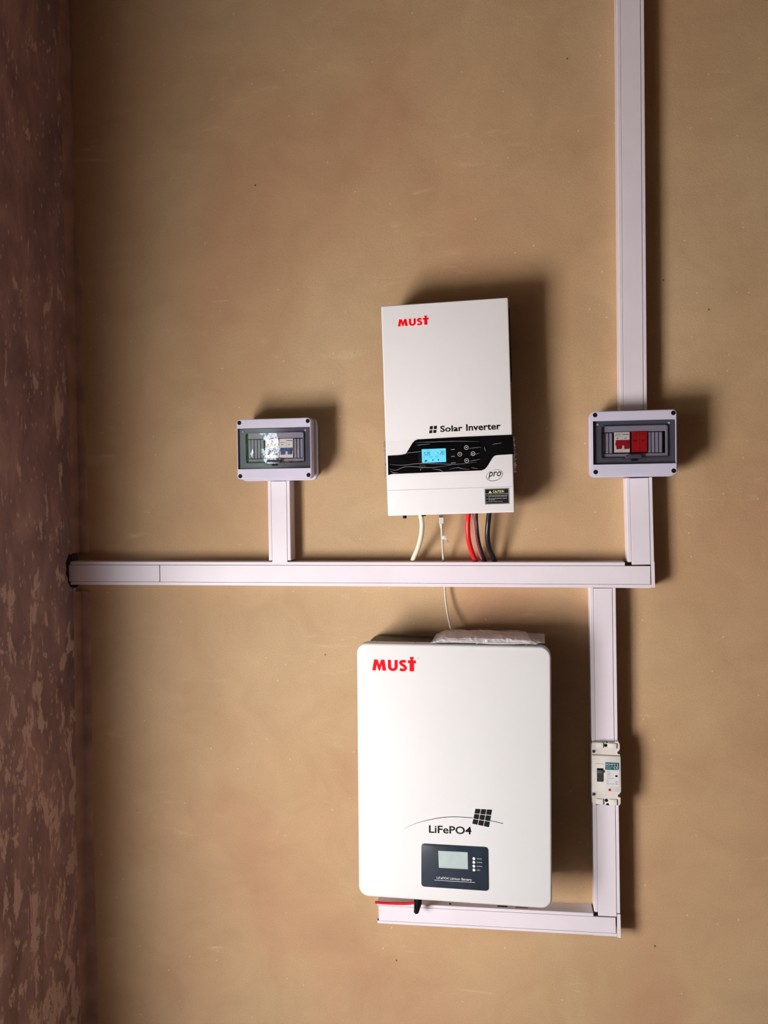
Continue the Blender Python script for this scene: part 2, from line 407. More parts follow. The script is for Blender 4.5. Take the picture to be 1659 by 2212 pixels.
# outside the doorway: bare yard
slab('ground', -14.0, XL-TH, 4.0, -16.0, -0.20, -0.08, SAND)
slab('added_sky_wall', -6.7, -6.5, 4.0, -16.0, -0.10, 2.5, SAND)  # added wall, out of view, holding back low sky light from the doorway
slab('added_sky_slab', -3.0, XL-TH, 0.5, -3.6, 2.36, 2.48, CONCRETE)      # unseen slab added above the doorway to shut out steep sky light
LEAF = mat('leaf_green', (0.13, 0.22, 0.07, 1), 0.6, noise=0.35, nscale=3)
BARK = mat('grey_bark', (0.16, 0.12, 0.09, 1), 0.9, noise=0.2, nscale=9)
def tree(name, x, y, h, blobs, n, label, cat):
    r = empty(name, (x, y, -0.08))
    bm = new_bm(); tube(bm, [Vector((0, 0, 0)), Vector((0.05, 0.02, h*0.4)), Vector((0, 0, h*0.75))], [0.14, 0.10, 0.05], 10)
    link('trunk', bm, BARK, r, True)
    bm = new_bm()
    for k in range(n):
        cx, cy, cz, rx, ry, rz_ = random.choice(blobs)
        d = Vector((random.gauss(0, 1), random.gauss(0, 1), random.gauss(0, 1))).normalized()*random.uniform(0.6, 1)
        c = Vector((cx+d.x*rx, cy+d.y*ry, cz+d.z*rz_)); a = Vector((random.gauss(0, 1), random.gauss(0, 1), random.gauss(0, 1))).normalized()
        b = a.orthogonal().normalized(); s_ = random.uniform(0.13, 0.22)
        bm.faces.new([bm.verts.new(c+q) for q in (a*s_*1.6, b*s_*0.6, -a*s_*1.6, -b*s_*0.6)])
    f = link('foliage', bm, LEAF, r); f['kind'] = 'stuff'
    tag(r, label, cat)
tree('tree', -5.65, -9.0, 4.5, [(0, 0, 3.2, 2.4, 1.5, 1.7), (-2.4, 0.5, 2.6, 1.8, 1.3, 1.6), (0.6, 0, 1.6, 1.9, 1.2, 1.3)], 12000,
     'leafy green tree in the yard, seen only mirrored in the left box window', 'tree')

# ---------------------------------------------------------------- cable trunking
TD = 0.048
def channel(bm, axis, a0, a1, b0, b1, d, lip=0.0085, t=0.0022, lips=(True, True)):
    """U channel with in-turned lips, running along axis ('x' or 'z')"""
    prof = [(b0, 0.0), (b1, 0.0)]
    prof += [(b1, d-0.0012), (b1-0.0012, d), (b1-lip, d), (b1-lip, d-t)] if lips[1] else [(b1, d-t)]
    prof += [(b1-t, d-t), (b1-t, t), (b0+t, t), (b0+t, d-t)]
    prof += [(b0+lip, d-t), (b0+lip, d), (b0+0.0012, d), (b0, d-0.0012)] if lips[0] else [(b0, d-t)]
    rows = []
    for a in (a0, a1):
        rows.append([bm.verts.new(P3(a, o, b) if axis == 'x' else P3(b, o, a)) for b, o in prof])
    n = len(prof)
    for i in range(n): bm.faces.new((rows[0][i], rows[0][(i+1) % n], rows[1][(i+1) % n], rows[1][i]))
    for r in rows: bm.faces.new(r)
def lid(parent, x0, z0, x1, z1, d, gap=0.0009):
    return plate('lid', rect(x0+gap, z0+gap, x1-gap, z1-gap), d-0.0045, d+0.0006, PVC, parent, 0.0006, 1, False)
GR = 'lengths of white trunking'
def trunk(name_axis, x, z, length, w, ang, lids, label, lip=0.0085, extra=None, start=0.0, d=TD):
    """origin at the low left corner of the run; local run axis is x or z"""
    root = empty('cable_trunking', (x, 0, z), ang)
    bm = new_bm()
    channel(bm, name_axis, start, length, 0, w, d, lip)
    if extra:
        for e in extra: bxm(bm, *e)
    link('channel', bm, PVC, root)
    for l0, l1 in lids:
        if name_axis == 'x': lid(root, l0, lip, l1, w-lip, d)
        else: lid(root, lip, l0, w-lip, l1, d)
    return tag(root, label, 'trunking')
t = 0.0022
# long horizontal run; its lower lip carries on under the corner
trunk('x', -1.2105, 1.4164, 1.499, 0.0648, -0.0024, [(-0.0062, 0.2635), (0.2635, 1.562)],
      'long horizontal white trunking crossing the wall beneath the white inverter',
      extra=[(1.499, 1.563, TD-t, TD, 0, 0.0085), (1.499, 1.563, 0.0, TD-t, 0, t)])
trunk('z', 0.2798, 1.858, 1.442, 0.0660, 0.0, [(0.0, 1.442)],
      'tall vertical white trunking rising from the right breaker box to the ceiling')
trunk('z', 0.2975, 1.4150, 0.274, 0.0640, 0.0165, [(0.0552, 0.274)],
      'short vertical white trunking under the breaker box with red modules',
      start=0.063, extra=[(0.0640-t, 0.0640, 0, TD-t, -0.002, 0.063), (0.0555, 0.0640, TD-t, TD, -0.002, 0.063)])
trunk('z', 0.2040, 1.0225, 0.3905, 0.0645, 0.0050, [(0.0, 0.3900)],
      'vertical white trunking between the horizontal run and the switch breaker, beside the battery')
trunk('z', 0.2070, 0.5300, 0.3430, 0.0645, 0.0050, [(0.0448, 0.3430)],
      'vertical white trunking below the switch breaker, meeting the lowest horizontal run',
      start=0.055, extra=[(0.0645-t, 0.0645, 0, TD-t, -0.008, 0.052), (0.0560, 0.0645, TD-t, TD, -0.008, 0.052)])
trunk('z', -0.6368, 1.4835, 0.213, 0.0610, 0.0, [(-0.006, 0.213)],
      'short white trunking stub between left breaker box and horizontal trunking')
trunk('x', -0.3541, 0.5172, 0.5590, 0.0565, 0.0125, [(0.003, 0.6150)],
      'lowest horizontal white trunking, scuffed, running under the battery', lip=0.0075,
      extra=[(0.559, 0.6160, TD-t, TD, 0, 0.0075), (0.559, 0.6160, 0.0, TD-t, 0, t)])

bt_ = [o for o in S.objects if o.get('label', '').startswith('lowest horizontal')][0]
for (xa, za), (xb, zb) in (((-0.0375, 0.582), (-0.0114, 0.5788)), ((0.0087, 0.5801), (0.0406, 0.5786)), ((-0.1624, 0.582), (-0.1576, 0.578)), ((-0.3541, 0.5307), (-0.3504, 0.5273))):
    plate('cut_mark', rect(xa-bt_.location.x, zb-bt_.location.z, xb-bt_.location.x, za-bt_.location.z), TD, TD+0.0008, BLACK, bt_)

# ---------------------------------------------------------------- breaker boxes
def slat_mesh():
    bm = new_bm(); prism(bm, rect(0, 0, 0.0070, 0.050), 0.0, 0.0025, 0.0007, 1)
    bmesh.ops.recalc_face_normals(bm, faces=bm.faces)
    me = bpy.data.meshes.new('blanking_strip'); bm.to_mesh(me); bm.free(); me.materials.append(PANEL); return me
SLAT = slat_mesh()
def box(x, z, label, slats, ang=0.0):
    r = empty('distribution_box', (x, 0, z), ang)
    W, H = 0.200, 0.157
    bm = new_bm()      # rear case, open at the front, with a wider skirt half way
    ring(bm, rrect(0.003, 0.004, W-0.003, H-0.004, 0.012), rrect(0.006, 0.007, W-0.006, H-0.007, 0.010), 0.0, 0.084)
    prism(bm, rrect(0.003, 0.004, W-0.003, H-0.004, 0.012), 0.0, 0.003)
    ring(bm, rrect(-0.003, -0.004, W+0.003, H+0.003, 0.013), rrect(0.004, 0.005, W-0.004, H-0.005, 0.010), 0.040, 0.056)
    link('case', bm, BOXGREY, r, True)
    bm = new_bm()      # front cover: two broad bands and thin side lips round the window opening
    out = rrect(0, 0, W, H, 0.009, 8); inn = rrect(0.0022, 0.0265, W-0.0025, H-0.0235, 0.0012, 8)
    ring(bm, out, inn, 0.070, 0.0985)
    o2 = inset_poly(out, 0.0015)
    ring(bm, o2, inn, 0.0980, 0.1000)
    link('cover', bm, BOXGREY, r, True)
    for cx, cz in ((0.0075, H-0.0085), (W-0.0080, H-0.0085), (0.0078, 0.0085), (W-0.0080, 0.0085)):
        bm = new_bm(); prism(bm, circle(cx, cz, 0.0056), 0.0985, 0.1004, 0.0004, 1)
        sc = link('screw', bm, BLACK, r)
    # hinged front window: slate frame, raised clear pane
    bm = new_bm()
    fo = rrect(0.0040, 0.0280, W-0.0045, H-0.0250, 0.001, 8); fi = rrect(0.0225, 0.0420, W-0.0215, H-0.0370, 0.005, 8)
    ring(bm, fo, fi, 0.0875, 0.0915)
    ring(bm, rrect(0.0210, 0.0405, W-0.0200, H-0.0355, 0.006, 8), fi, 0.0915, 0.0958)
    door = link('door', bm, SLATE, r, True)
    plate('pane', rrect(0.0228, 0.0422, W-0.0218, H-0.0372, 0.005, 8), 0.0945, 0.0953, PANE, door, 0, 1)
    bm = new_bm()
    prism(bm, rrect(0.0790, 0.0405, 0.1180, 0.0500, 0.0042), 0.0953, 0.0995, 0.0018, 2)
    hd = link('latch', bm, SLATE, door, True)
    bm = new_bm(); prism(bm, rrect(0.0700, 0.0360, 0.1270, 0.0392, 0.0010), 0.0915, 0.0935, 0.0006, 1)
    link('latch_rail', bm, SLATE, door, True)
    plate('latch_catch', rrect(0.0930, 0.0345, 0.1080, 0.0385, 0.001), 0.0935, 0.0952, BLACK, door)
    # hinge pegs
    for cx in (0.0145, W-0.0165):
        plate('hinge_peg', circle(cx, H-0.0315, 0.0028, 12), 0.0915, 0.0932, PANEL, door, 0.0006, 1)
    bm = new_bm()      # inner panel with its recessed module slot
    ring(bm, rrect(0.007, 0.008, W-0.007, H-0.008, 0.004, 4), rrect(0.0235, 0.0525, W-0.0245, 0.1065, 0.002, 4), 0.083, 0.087)
    link('inner_panel', bm, PANEL, r, True)
    bm = new_bm(); bxm(bm, 0.0100, W-0.0100, 0.060, 0.062, 0.040, 0.118)
    link('mounting_plate', bm, BLACK, r)
    for sx in slats:
        s_ = bpy.data.objects.new('blanking_strip', SLAT); S.collection.objects.link(s_)
        s_.parent = r; s_.location = (sx, -0.0835, 0.0545)
    return tag(r, label, 'breaker box')
LX, LZ = -0.7028, 1.7010
RX, RZ = 0.2062, 1.6955
box(LX, LZ, 'pale grey breaker box left of the inverter, window reflecting daylight, blue switches inside',
    [0.0260+0.0088*i for i in range(5)]+[0.1410+0.0088*i for i in range(4)])
box(RX, RZ, 'pale grey breaker box on the right trunking with dark window over red modules',
    [0.0250, 0.0338, 0.0426]+[0.1345, 0.1433, 0.1521, 0.1609])
MS = 0.056   # underside of the modular devices inside the boxes
def device(x, z, w, label, body, togs, tog_m, two_tone=None, cat='circuit breaker', name='circuit_breaker'):
    r = empty(name, (x, 0, z))
    bm = new_bm()
    prism(bm, rect(0, 0, w, 0.050), 0.0625, 0.0905, 0.0006, 1)
    link('body', bm, body, r)
    return tag(r, label, cat)
# left box: grey-toggle pair and blue-toggle pair
def mcb(x, z, label, body, tog, txt=True, half=0.0185, up=False):
    r = device(x, z, half*2-0.0005, label, body, 2, tog)
    for k in range(2):
        bx = k*half
        if k: plate('pole_joint', rect(bx-0.0003, 0.001, bx+0.0003, 0.0495), 0.0904, 0.0908, SEAM, r)
        plate('indicator', rect(bx+0.0055, 0.0335, bx+0.0088, 0.0352), 0.0905, 0.0909, BLACK, r)
    bm = new_bm()
    bxm(bm, 0.0018, 0.0010+half*2-0.0040, 0.0905, 0.0932, 0.0165, 0.0245)
    bxm(bm, 0.0040, 0.0145, 0.0905, 0.0938, 0.0080, 0.0170)
    bxm(bm, half+0.0040, half+0.0140, 0.0905, 0.0938, 0.0080, 0.0170)
    link('toggle', bm, tog, r)
    return r
b1 = mcb(LX+0.0740, LZ+MS-0.001, 'white breaker with grey toggle inside left box, left of the blue one', BRKWHITE, GREYTOG)
b2 = mcb(LX+0.1140-0.0015, LZ+MS-0.001, 'white breaker with blue double toggle inside left breaker box', BRKWHITE, BLUE)
plate('brand_strip', rect(0.0205, 0.0440, 0.0345, 0.0455), 0.0905, 0.0909, BLACK, b2)
text('lettering', 'JFL1-63', 0.0035, 0.0385, 0.0130, 0.0415, 0.0905, INK, b2)
b3 = mcb(RX+0.0545, RZ+MS, 'white breaker with linked red toggles inside right breaker box', BRKCREAM, BRKRED)
text('lettering', 'JCWF1Y1', 0.0020, 0.0435, 0.0170, 0.0460, 0.0905, INK, b3)
plate('brand_strip', rect(0.0200, 0.0435, 0.0345, 0.0448), 0.0905, 0.0909, BLACK, b3)
plate('toggle_bar', rect(0.0030, 0.0225, 0.0355, 0.0300), 0.0905, 0.0925, BRKRED, b3, 0.001, 1)
text('small_print', 'DC63-2P', 0.0020, 0.0400, 0.0140, 0.0418, 0.0905, INK, b3)
sp = device(RX+0.0955, RZ+MS, 0.0365, 'red surge protector filling the middle of the right breaker box', SPDRED, 0, None, cat='surge protector', name='surge_protector')
plate('pole_joint', rect(0.0180, 0.001, 0.0186, 0.049), 0.0904, 0.0907, SPDDARK, sp)
for k in (0, 1):
    bx = 0.0185*k
    plate('status_window', rect(bx+0.0045, 0.0265, bx+0.0125, 0.0300), 0.0905, 0.0909, SPDDARK, sp)
    plate('keyhole', circle(bx+0.0092, 0.0440, 0.0022, 12), 0.0905, 0.0909, SPDDARK, sp)

# ---------------------------------------------------------------- inverter
inv = empty('solar_inverter', (-0.3005, 0, 1.6015), 0.0195)
tag(inv, 'white wall-mounted inverter with black band, lit blue display and red lettering', 'inverter')
W, H, D = 0.3165, 0.5290, 0.125
bm = new_bm(); prism(bm, rrect(0, 0, W, H, 0.0040, 4), 0.052, D, 0.0030, 4)
link('cover', bm, WHITE, inv, True)
bm = new_bm(); prism(bm, rrect(-0.0010, 0.040, W-0.006, H-0.012, 0.002, 2), 0.012, 0.0525)
link('rear_case', bm, DARKMETAL, inv)
bm = new_bm()
for k in range(34):
    zz = 0.335+0.0052*k
    if zz > H-0.02: break
    bxm(bm, -0.0024, W+0.0030, 0.020, 0.095, zz, zz+0.0028)
fins = link('heat_sink', bm, BLACK, inv); fins['kind'] = 'stuff'
bm = new_bm(); bxm(bm, 0.02, W-0.02, 0.0, 0.012, 0.12, 0.42); link('wall_bracket', bm, DARKMETAL, inv)
F = D
band = [(0.0048, 0.152), (0.0043, 0.103), (0.0139, 0.1055), (0.2384, 0.1061), (0.2465, 0.109), (0.2529, 0.1156), (0.2655, 0.1351), (0.2702, 0.1404), (0.277, 0.1425), (0.3196, 0.1433), (0.3178, 0.1912), (0.1953, 0.1915), (0.0817, 0.1898), (0.0747, 0.1875), (0.0687, 0.182), (0.0551, 0.1611), (0.0502, 0.1549), (0.0419, 0.1531)]
plate('black_band', band, F-0.001, F+0.0012, GLOSSBLACK, inv, 0.0004, 1)
a, b = (0.0851, 0.1842), (0.2351, 0.1088)
mod = plate('display_module', rrect(a[0], b[1]+0.002, b[0], a[1]+0.001, 0.006), F+0.001, F+0.0026, GLOSSBLACK, inv, 0.0007, 2)
a, b, c_, d_ = (0.0914, 0.1647), (0.0916, 0.1305), (0.1519, 0.1305), (0.1518, 0.1646)
plate('screen', rrect(a[0], b[1], d_[0], a[1], 0.0008, 2), F+0.0024, F+0.0030, LCDON, inv, 0.0002, 1)
def seg7(bm, ch, x, z, w, h, out, sl=0.12, t_=0.0011):
    S7 = {'5': 'afgcd', '3': 'abgcd', '9': 'abcdfg', '2': 'abged', '0': 'abcdef', '-': 'g', '8': 'abcdefg', '1': 'bc'}
    g_ = {'a': (0, h, w, h), 'g': (0, h/2, w, h/2), 'd': (0, 0, w, 0), 'f': (0, h/2, 0, h), 'b': (w, h/2, w, h), 'e': (0, 0, 0, h/2), 'c': (w, 0, w, h/2)}
    for q in S7[ch]:
        x0, z0, x1, z1 = g_[q]
        e_ = t_*0.6
        if z0 == z1: pts = [(x0+e_, z0), (x1-e_, z1)]
        else: pts = [(x0, z0+e_), (x1, z1-e_)]
        stroke([(x+px+sl*pz, z+pz) for px, pz in pts], t_, out, out+0.0003, bm)
sx0, sz0 = b[0], b[1]; SW, SH = d_[0]-a[0], a[1]-b[1]
bm = new_bm()
for i, ch in enumerate('539'): seg7(bm, ch, sx0+SW*(0.09+0.085*i), sz0+SH*0.53, SW*0.060, SH*0.24, F+0.0030)
for i, ch in enumerate('20'): seg7(bm, ch, sx0+SW*(0.76+0.085*i), sz0+SH*0.55, SW*0.060, SH*0.24, F+0.0030)
bxm(bm, sx0+SW*0.645, sx0+SW*0.69, F+0.0030, F+0.0033, sz0+SH*0.66, sz0+SH*0.70)
bxm(bm, sx0+SW*0.08, sx0+SW*0.11, F+0.0030, F+0.0033, sz0+SH*0.36, sz0+SH*0.41)
prism(bm, [(sx0+SW*0.10, sz0+SH*0.08), (sx0+SW*0.19, sz0+SH*0.08), (sx0+SW*0.22, sz0+SH*0.20), (sx0+SW*0.13, sz0+SH*0.20)], F+0.0030, F+0.0033)
bxm(bm, sx0+SW*0.43, sx0+SW*0.465, F+0.0030, F+0.0033, sz0+SH*0.12, sz0+SH*0.24)
bxm(bm, sx0+SW*0.66, sx0+SW*0.70, F+0.0030, F+0.0033, sz0+SH*0.12, sz0+SH*0.24)
link('display_digits', bm, LCDINK, inv)
bm = new_bm()
for i, ch in enumerate('88'): seg7(bm, ch, sx0+SW*(0.30+0.075*i), sz0+SH*0.35, SW*0.045, SH*0.11, F+0.0030, t_=0.0005)
for i, ch in enumerate('88'): seg7(bm, ch, sx0+SW*(0.55+0.075*i), sz0+SH*0.36, SW*0.045, SH*0.11, F+0.0030, t_=0.0005)
bxm(bm, sx0+SW*0.20, sx0+SW*0.29, F+0.0030, F+0.0033, sz0+SH*0.395, sz0+SH*0.41)
bxm(bm, sx0+SW*0.22, sx0+SW*0.33, F+0.0030, F+0.0033, sz0+SH*0.86, sz0+SH*0.90)
link('display_faint_digits', bm, LCDFAINT, inv)
for i, (cx, cz) in enumerate(((0.2029, 0.1642), (0.1863, 0.1483), (0.219, 0.1486), (0.2026, 0.132))):
    bt = plate('button', circle(cx, cz, 0.0052, 24), F+0.0024, F+0.0036, GLOSSBLACK, inv, 0.0005, 2)
    bm = new_bm(); ring(bm, circle(cx, cz, 0.0054, 24), circle(cx, cz, 0.0045, 24), F+0.0035, F+0.0038)
    link('button_ring', bm, WHITEINK, bt)
    bm = new_bm()
    if i == 0: prism(bm, [(cx-0.0025, cz-0.0008), (cx+0.0025, cz-0.0008), (cx, cz+0.0022)], F+0.0035, F+0.0038)
    elif i == 3: prism(bm, [(cx-0.0025, cz+0.0012), (cx, cz-0.0014), (cx+0.0025, cz+0.0012)], F+0.0035, F+0.0038)
    elif i == 1:
        stroke([(cx-0.0018, cz+0.0016), (cx-0.0008, cz-0.0004), (cx+0.0006, cz+0.0004)], 0.0007, F+0.0035, F+0.0038, bm)
        stroke([(cx+0.0004, cz+0.0018), (cx+0.0016, cz+0.0008), (cx+0.0006, cz-0.0012)], 0.0007, F+0.0035, F+0.0038, bm)
    else: text_bm(bm, 'SET', cx-0.0028, cz-0.0010, cx+0.0028, cz+0.0014, F+0.0035)
    link('button_symbol', bm, WHITEINK, bt)
for wd, (cx, cz), ww in (('ALARM', (0.1644, 0.1609), 0.0094), ('CHRG', (0.1647, 0.1438), 0.0088), ('AC/INV', (0.1642, 0.1277), 0.0110)):
    text('led_caption', wd, cx, cz-0.0010, cx+ww, cz+0.0010, F+0.0025, WHITEINK, inv)
# four-cell mark and the name beside it
cells = []
for r0, r1 in ((((0.1137, 0.2217), (0.1215, 0.2217), (0.1205, 0.2136), (0.1126, 0.2135)), ((0.1238, 0.2218), (0.1317, 0.2219), (0.1306, 0.2139), (0.1228, 0.2138))),
               (((0.112, 0.2114), (0.1199, 0.2115), (0.1188, 0.2041), (0.111, 0.2039)), ((0.1222, 0.2116), (0.1302, 0.2118), (0.129, 0.2042), (0.1212, 0.2041)))):
    for q in (r0, r1):
        plate('logo_cell', list(q), F-0.0002, F+0.0003, INK, inv)
text('lettering', 'Solar', (0.1392, 0.2057)[0], (0.1392, 0.2057)[1], (0.195, 0.2202)[0], (0.1951, 0.2217)[1]-0.0006, F, INK, inv, bold=0.024)
text('lettering', 'Inverter', (0.2037, 0.2055)[0], (0.2037, 0.2056)[1], (0.2887, 0.2176)[0], (0.2043, 0.2223)[1], F, INK, inv, bold=0.024)
def must(parent, f, x, z, w, h):
    """M U S T in heavy capitals, the T a cross with a loose square above"""
    def q(u, v): return (x+u*w, z+v*h)
    M_ = [(0.0, 0), (0.045, 1), (0.125, 1), (0.163, 0.52), (0.205, 1), (0.282, 1), (0.320, 0), (0.235, 0), (0.218, 0.55), (0.178, 0.0), (0.148, 0.0), (0.100, 0.55), (0.082, 0)]
    bm = new_bm(); prism(bm, [q(*p) for p in M_], f, f+0.0004)
    n = 14; c0, rx, rz_ = 0.472, 0.112, 0.40
    o_ = [(c0-rx, 1)]+[(c0-rx*math.cos(PI*k/n), rz_-rz_*math.sin(PI*k/n)-0.02) for k in range(n+1)]+[(c0+rx, 1)]
    ix, iz = rx*0.36, rz_*0.45
    i_ = [(c0+ix, 1)]+[(c0+ix*math.cos(PI*k/n), rz_-iz*math.sin(PI*k/n)) for k in range(n+1)]+[(c0-ix, 1)]
    prism(bm, [q(*p) for p in o_+i_], f, f+0.0004)
    sp_ = [(0.770, 0.86), (0.715, 0.90), (0.665, 0.86), (0.648, 0.74), (0.672, 0.62), (0.710, 0.52), (0.748, 0.40), (0.765, 0.27), (0.742, 0.14), (0.690, 0.10), (0.632, 0.16)]
    sp_ = smooth_path([P3(q(*p)[0], 0, q(*p)[1]) for p in sp_], 4)
    stroke([(p.x, p.z) for p in sp_], h*0.245, f, f+0.0004, bm)
    prism(bm, [q(*p) for p in ((0.855, 0), (0.955, 0), (0.955, 0.73), (1.0, 0.73), (1.0, 1.0), (0.815, 1.0), (0.815, 0.73), (0.855, 0.73))], f, f+0.0004)
    prism(bm, [q(*p) for p in ((0.862, 1.10), (0.948, 1.10), (0.948, 1.30), (0.862, 1.30))], f, f+0.0004)
    prism(bm, [q(*p) for p in ((0.880, 0.95), (0.930, 0.95), (0.930, 1.12), (0.880, 1.12))], f, f+0.0004)
    link('brand_lettering', bm, RED, parent)
    bm = new_bm(); cx, cz = q(1.05, 1.22); rr = 0.024*w
    ring(bm, circle(cx, cz, rr, 16), circle(cx, cz, rr*0.8, 16), f, f+0.0003)
    link('registered_mark', bm, SEAM, parent)
a, b = (0.0413, 0.4748), (0.1191, 0.4753)
must(inv, F, a[0], a[1], b[0]-a[0], (0.0425, 0.493)[1]-a[1]-0.0008)
# 'pro' badge: lettering inside a thin tilted ellipse that thins out at the top
(cx, cz) = (0.2699, 0.093); pts, wd = [], []
for k in range(49):
    a_ = math.radians(112)+2*PI*0.94*k/48; e_ = Vector((0.0205*math.cos(a_), 0.0130*math.sin(a_)))
    e_.rotate(Matrix.Rotation(0.24, 2)); pts.append((cx+e_.x, cz+e_.y)); wd.append(0.0003+0.0009*abs(math.sin(PI*k/48))**0.8)
bm = new_bm(); stroke(pts, wd, F, F+0.0003, bm); link('badge_oval', bm, INK, inv)
text('badge_lettering', 'pro', (0.255, 0.0886)[0], (0.2548, 0.0846)[1], (0.2865, 0.1)[0], (0.261, 0.1021)[1], F, INK, inv, bold=0.008, shear=0.22)
sa, sb = (0.0008, 0.0645), (0.3154, 0.0636)
bm = new_bm(); stroke([sa, sb], 0.0010, F-0.0004, F+0.0002, bm); link('panel_seam', bm, SEAM, inv)
a, b = (0.2446, 0.0603), (0.3049, 0.0225)
x0, x1, z0, z1 = a[0], b[0]-0.0005, b[1]-0.0010, a[1]
st = plate('caution_sticker', rect(x0, z0, x1, z1), F, F+0.0005, INK, inv)
bm = new_bm(); ring(bm, rect(x0+0.0010, z0+0.0010, x1-0.0010, z1-0.0010), rect(x0+0.0015, z0+0.0015, x1-0.0015, z1-0.0015), F+0.0004, F+0.0007)
ww, hh = x1-x0, z1-z0
bxm(bm, x0+0.001, x1-0.001, F+0.0004, F+0.0007, z0+hh*0.665, z0+hh*0.680)
link('sticker_border', bm, WHITEINK, st)
text('caution_lettering', 'CAUTION', x0+ww*0.34, z0+hh*0.73, x0+ww*0.80, z0+hh*0.89, F+0.0005, YELLOWINK, st, bold=0.03)
bm = new_bm(); tx, tz = x0+ww*0.225, z0+hh*0.72
prism(bm, [(tx-0.0040, tz), (tx+0.0040, tz), (tx, tz+0.0064)], F+0.0004, F+0.0007)
link('warning_triangle', bm, YELLOWINK, st)
text('triangle_mark', '!', tx-0.0004, tz+0.0010, tx+0.0004, tz+0.0042, F+0.0007, INK, st)
bm = new_bm()
for u, v, s_ in ((0.14, 0.535, 'To reduce the risk of electric shock do not'), (0.14, 0.450, 'open, servicing only by qualified staff'),
                 (0.14, 0.335, 'This unit must be earthed for continued'), (0.14, 0.250, 'safe operation'), (0.14, 0.140, 'Keep clear, away from moisture')):
    text_bm(bm, s_, x0+ww*u, z0+hh*v, x0+ww*(u+min(0.80, 0.0195*len(s_))), z0+hh*(v+0.062), F+0.0005)
for v in (0.55, 0.35, 0.155): prism(bm, circle(x0+ww*0.085, z0+hh*v, 0.0009, 8), F+0.0004, F+0.0007)
link('small_print', bm, WHITEINK, st)
# crumpled clear film still stretched round the display band
def film():
    bm = new_bm(); nx, nz = 70, 22; g = []
    path = []                       # goes round the left side, across the front, round the right side
    for i in range(nx+1):
        s_ = i/nx
        u = -0.040+s_*(W+0.080)
        if u < -0.003: path.append((-0.0032, D+0.0042-(-u-0.003)))
        elif u > W+0.003: path.append((W+0.0032, D+0.0042-(u-W-0.003)))
        else: path.append((u, D+0.0042))
    for i, (px, po) in enumerate(path):
        row = []
        for j in range(nz+1):
            v = j/nz; u = min(max(px/W, 0), 1)
            zb = 0.0985-0.001*u; zt = 0.190-0.002*u
            side = px < 0 or px > W
            k = 0.0030 if side else 0.0011
            jx = random.uniform(-k, k) if side else 0
            if side and po < D-0.02: jx += random.uniform(-0.002, 0.004)*(1 if px > W else -1)
            row.append(bm.verts.new(P3(px+jx, po+random.uniform(-k, k)*0.5, zb+(zt-zb)*v+random.uniform(-0.0015, 0.0015))))
        g.append(row)
    for i in range(nx):
        for j in range(nz): bm.faces.new((g[i][j], g[i+1][j], g[i+1][j+1], g[i][j+1]))
    o = link('protective_film', bm, FILM, inv, False)
    for f in o.data.polygons: f.use_smooth = True
    o['label'] = 'crumpled clear film over the display band'
film()
def folds():
    bm = new_bm()
    for pts in ([(0.078, 0.1821), (0.12, 0.1815), (0.1777, 0.1808), (0.2349, 0.1778)], [(0.0253, 0.1506), (0.055, 0.1564), (0.0843, 0.1587), (0.0913, 0.1595)], [(0.0093, 0.1302), (0.0423, 0.1267), (0.0914, 0.1293), (0.1759, 0.1238), (0.2276, 0.1275)],
                [(0.009, 0.1186), (0.0242, 0.1145), (0.0538, 0.1227), (0.1121, 0.1181), (0.1643, 0.1219)], [(0.01, 0.1139), (0.0181, 0.109), (0.0299, 0.1084)], [(0.1178, 0.1144), (0.1351, 0.1115), (0.1442, 0.1054)],
                [(0.2081, 0.1617), (0.2401, 0.1637)], [(0.211, 0.1443), (0.2352, 0.149)], [(0.2071, 0.1295), (0.237, 0.134)], [(0.1582, 0.1117), (0.1814, 0.1155), (0.187, 0.113), (0.2088, 0.1098)],
                [(0.2471, 0.1646), (0.25, 0.1519)], [(0.0789, 0.1752), (0.114, 0.1771)], [(0.2135, 0.1143), (0.2294, 0.1102)], [(0.2666, 0.1694), (0.2904, 0.1719)]):
        pp = smooth_path([P3(x, D+0.0050, z) for x, z in pts], 6); m_ = len(pp)
        tube(bm, pp, [0.00012+0.00045*math.sin(PI*k/(m_-1))*random.uniform(0.6, 1) for k in range(m_)], 6)
    for x_, z_, dx, sg in [(-0.0040, 0.105+0.011*k, random.uniform(0.001, 0.004), -1) for k in range(8)]+[(W+0.0035, 0.100+0.0095*k, random.uniform(0.001, 0.0055), 1) for k in range(9)]:
        pp = smooth_path([P3(x_, D+0.001, z_), P3(x_+sg*dx, D-0.006, z_+random.uniform(-.004, .006)), P3(x_+sg*dx*0.4, D-0.016, z_+random.uniform(-.003, .008))], 4)
        tube(bm, pp, 0.0006, 6)
    link('film_crease', bm, FOLD, inv, True)
folds()
# terminals under the case
def under(name, px, r_, h_, out, m, label=None):
    bm = new_bm(); tube(bm, [P3(px[0], out, 0.004), P3(px[0], out, -h_*0.6), P3(px[0], out, -h_)], [r_, r_, r_*0.8], 14)
    o = link(name, bm, m, inv, True)
    if label: o['label'] = label
under('fuse_knob', (0.0379, -0.0037), 0.0050, 0.0085, 0.085, BLACK)
under('socket', (0.0848, -0.0052), 0.0075, 0.0040, 0.075, BLACK)
bm = new_bm(); c0 = (0.1348, -0.0066)[0]; bxm(bm, c0-0.0065, c0+0.0065, 0.068, 0.082, -0.002, 0.004); link('data_port', bm, CHROME, inv)
under('terminal', (0.2942, -0.0032), 0.0060, 0.0022, 0.080, REDCABLE, 'red terminal boot')
under('terminal', (0.2042, -0.0029), 0.0085, 0.0012, 0.078, BLACK)
under('terminal', (0.2545, -0.0021), 0.0085, 0.0012, 0.078, BLACK)

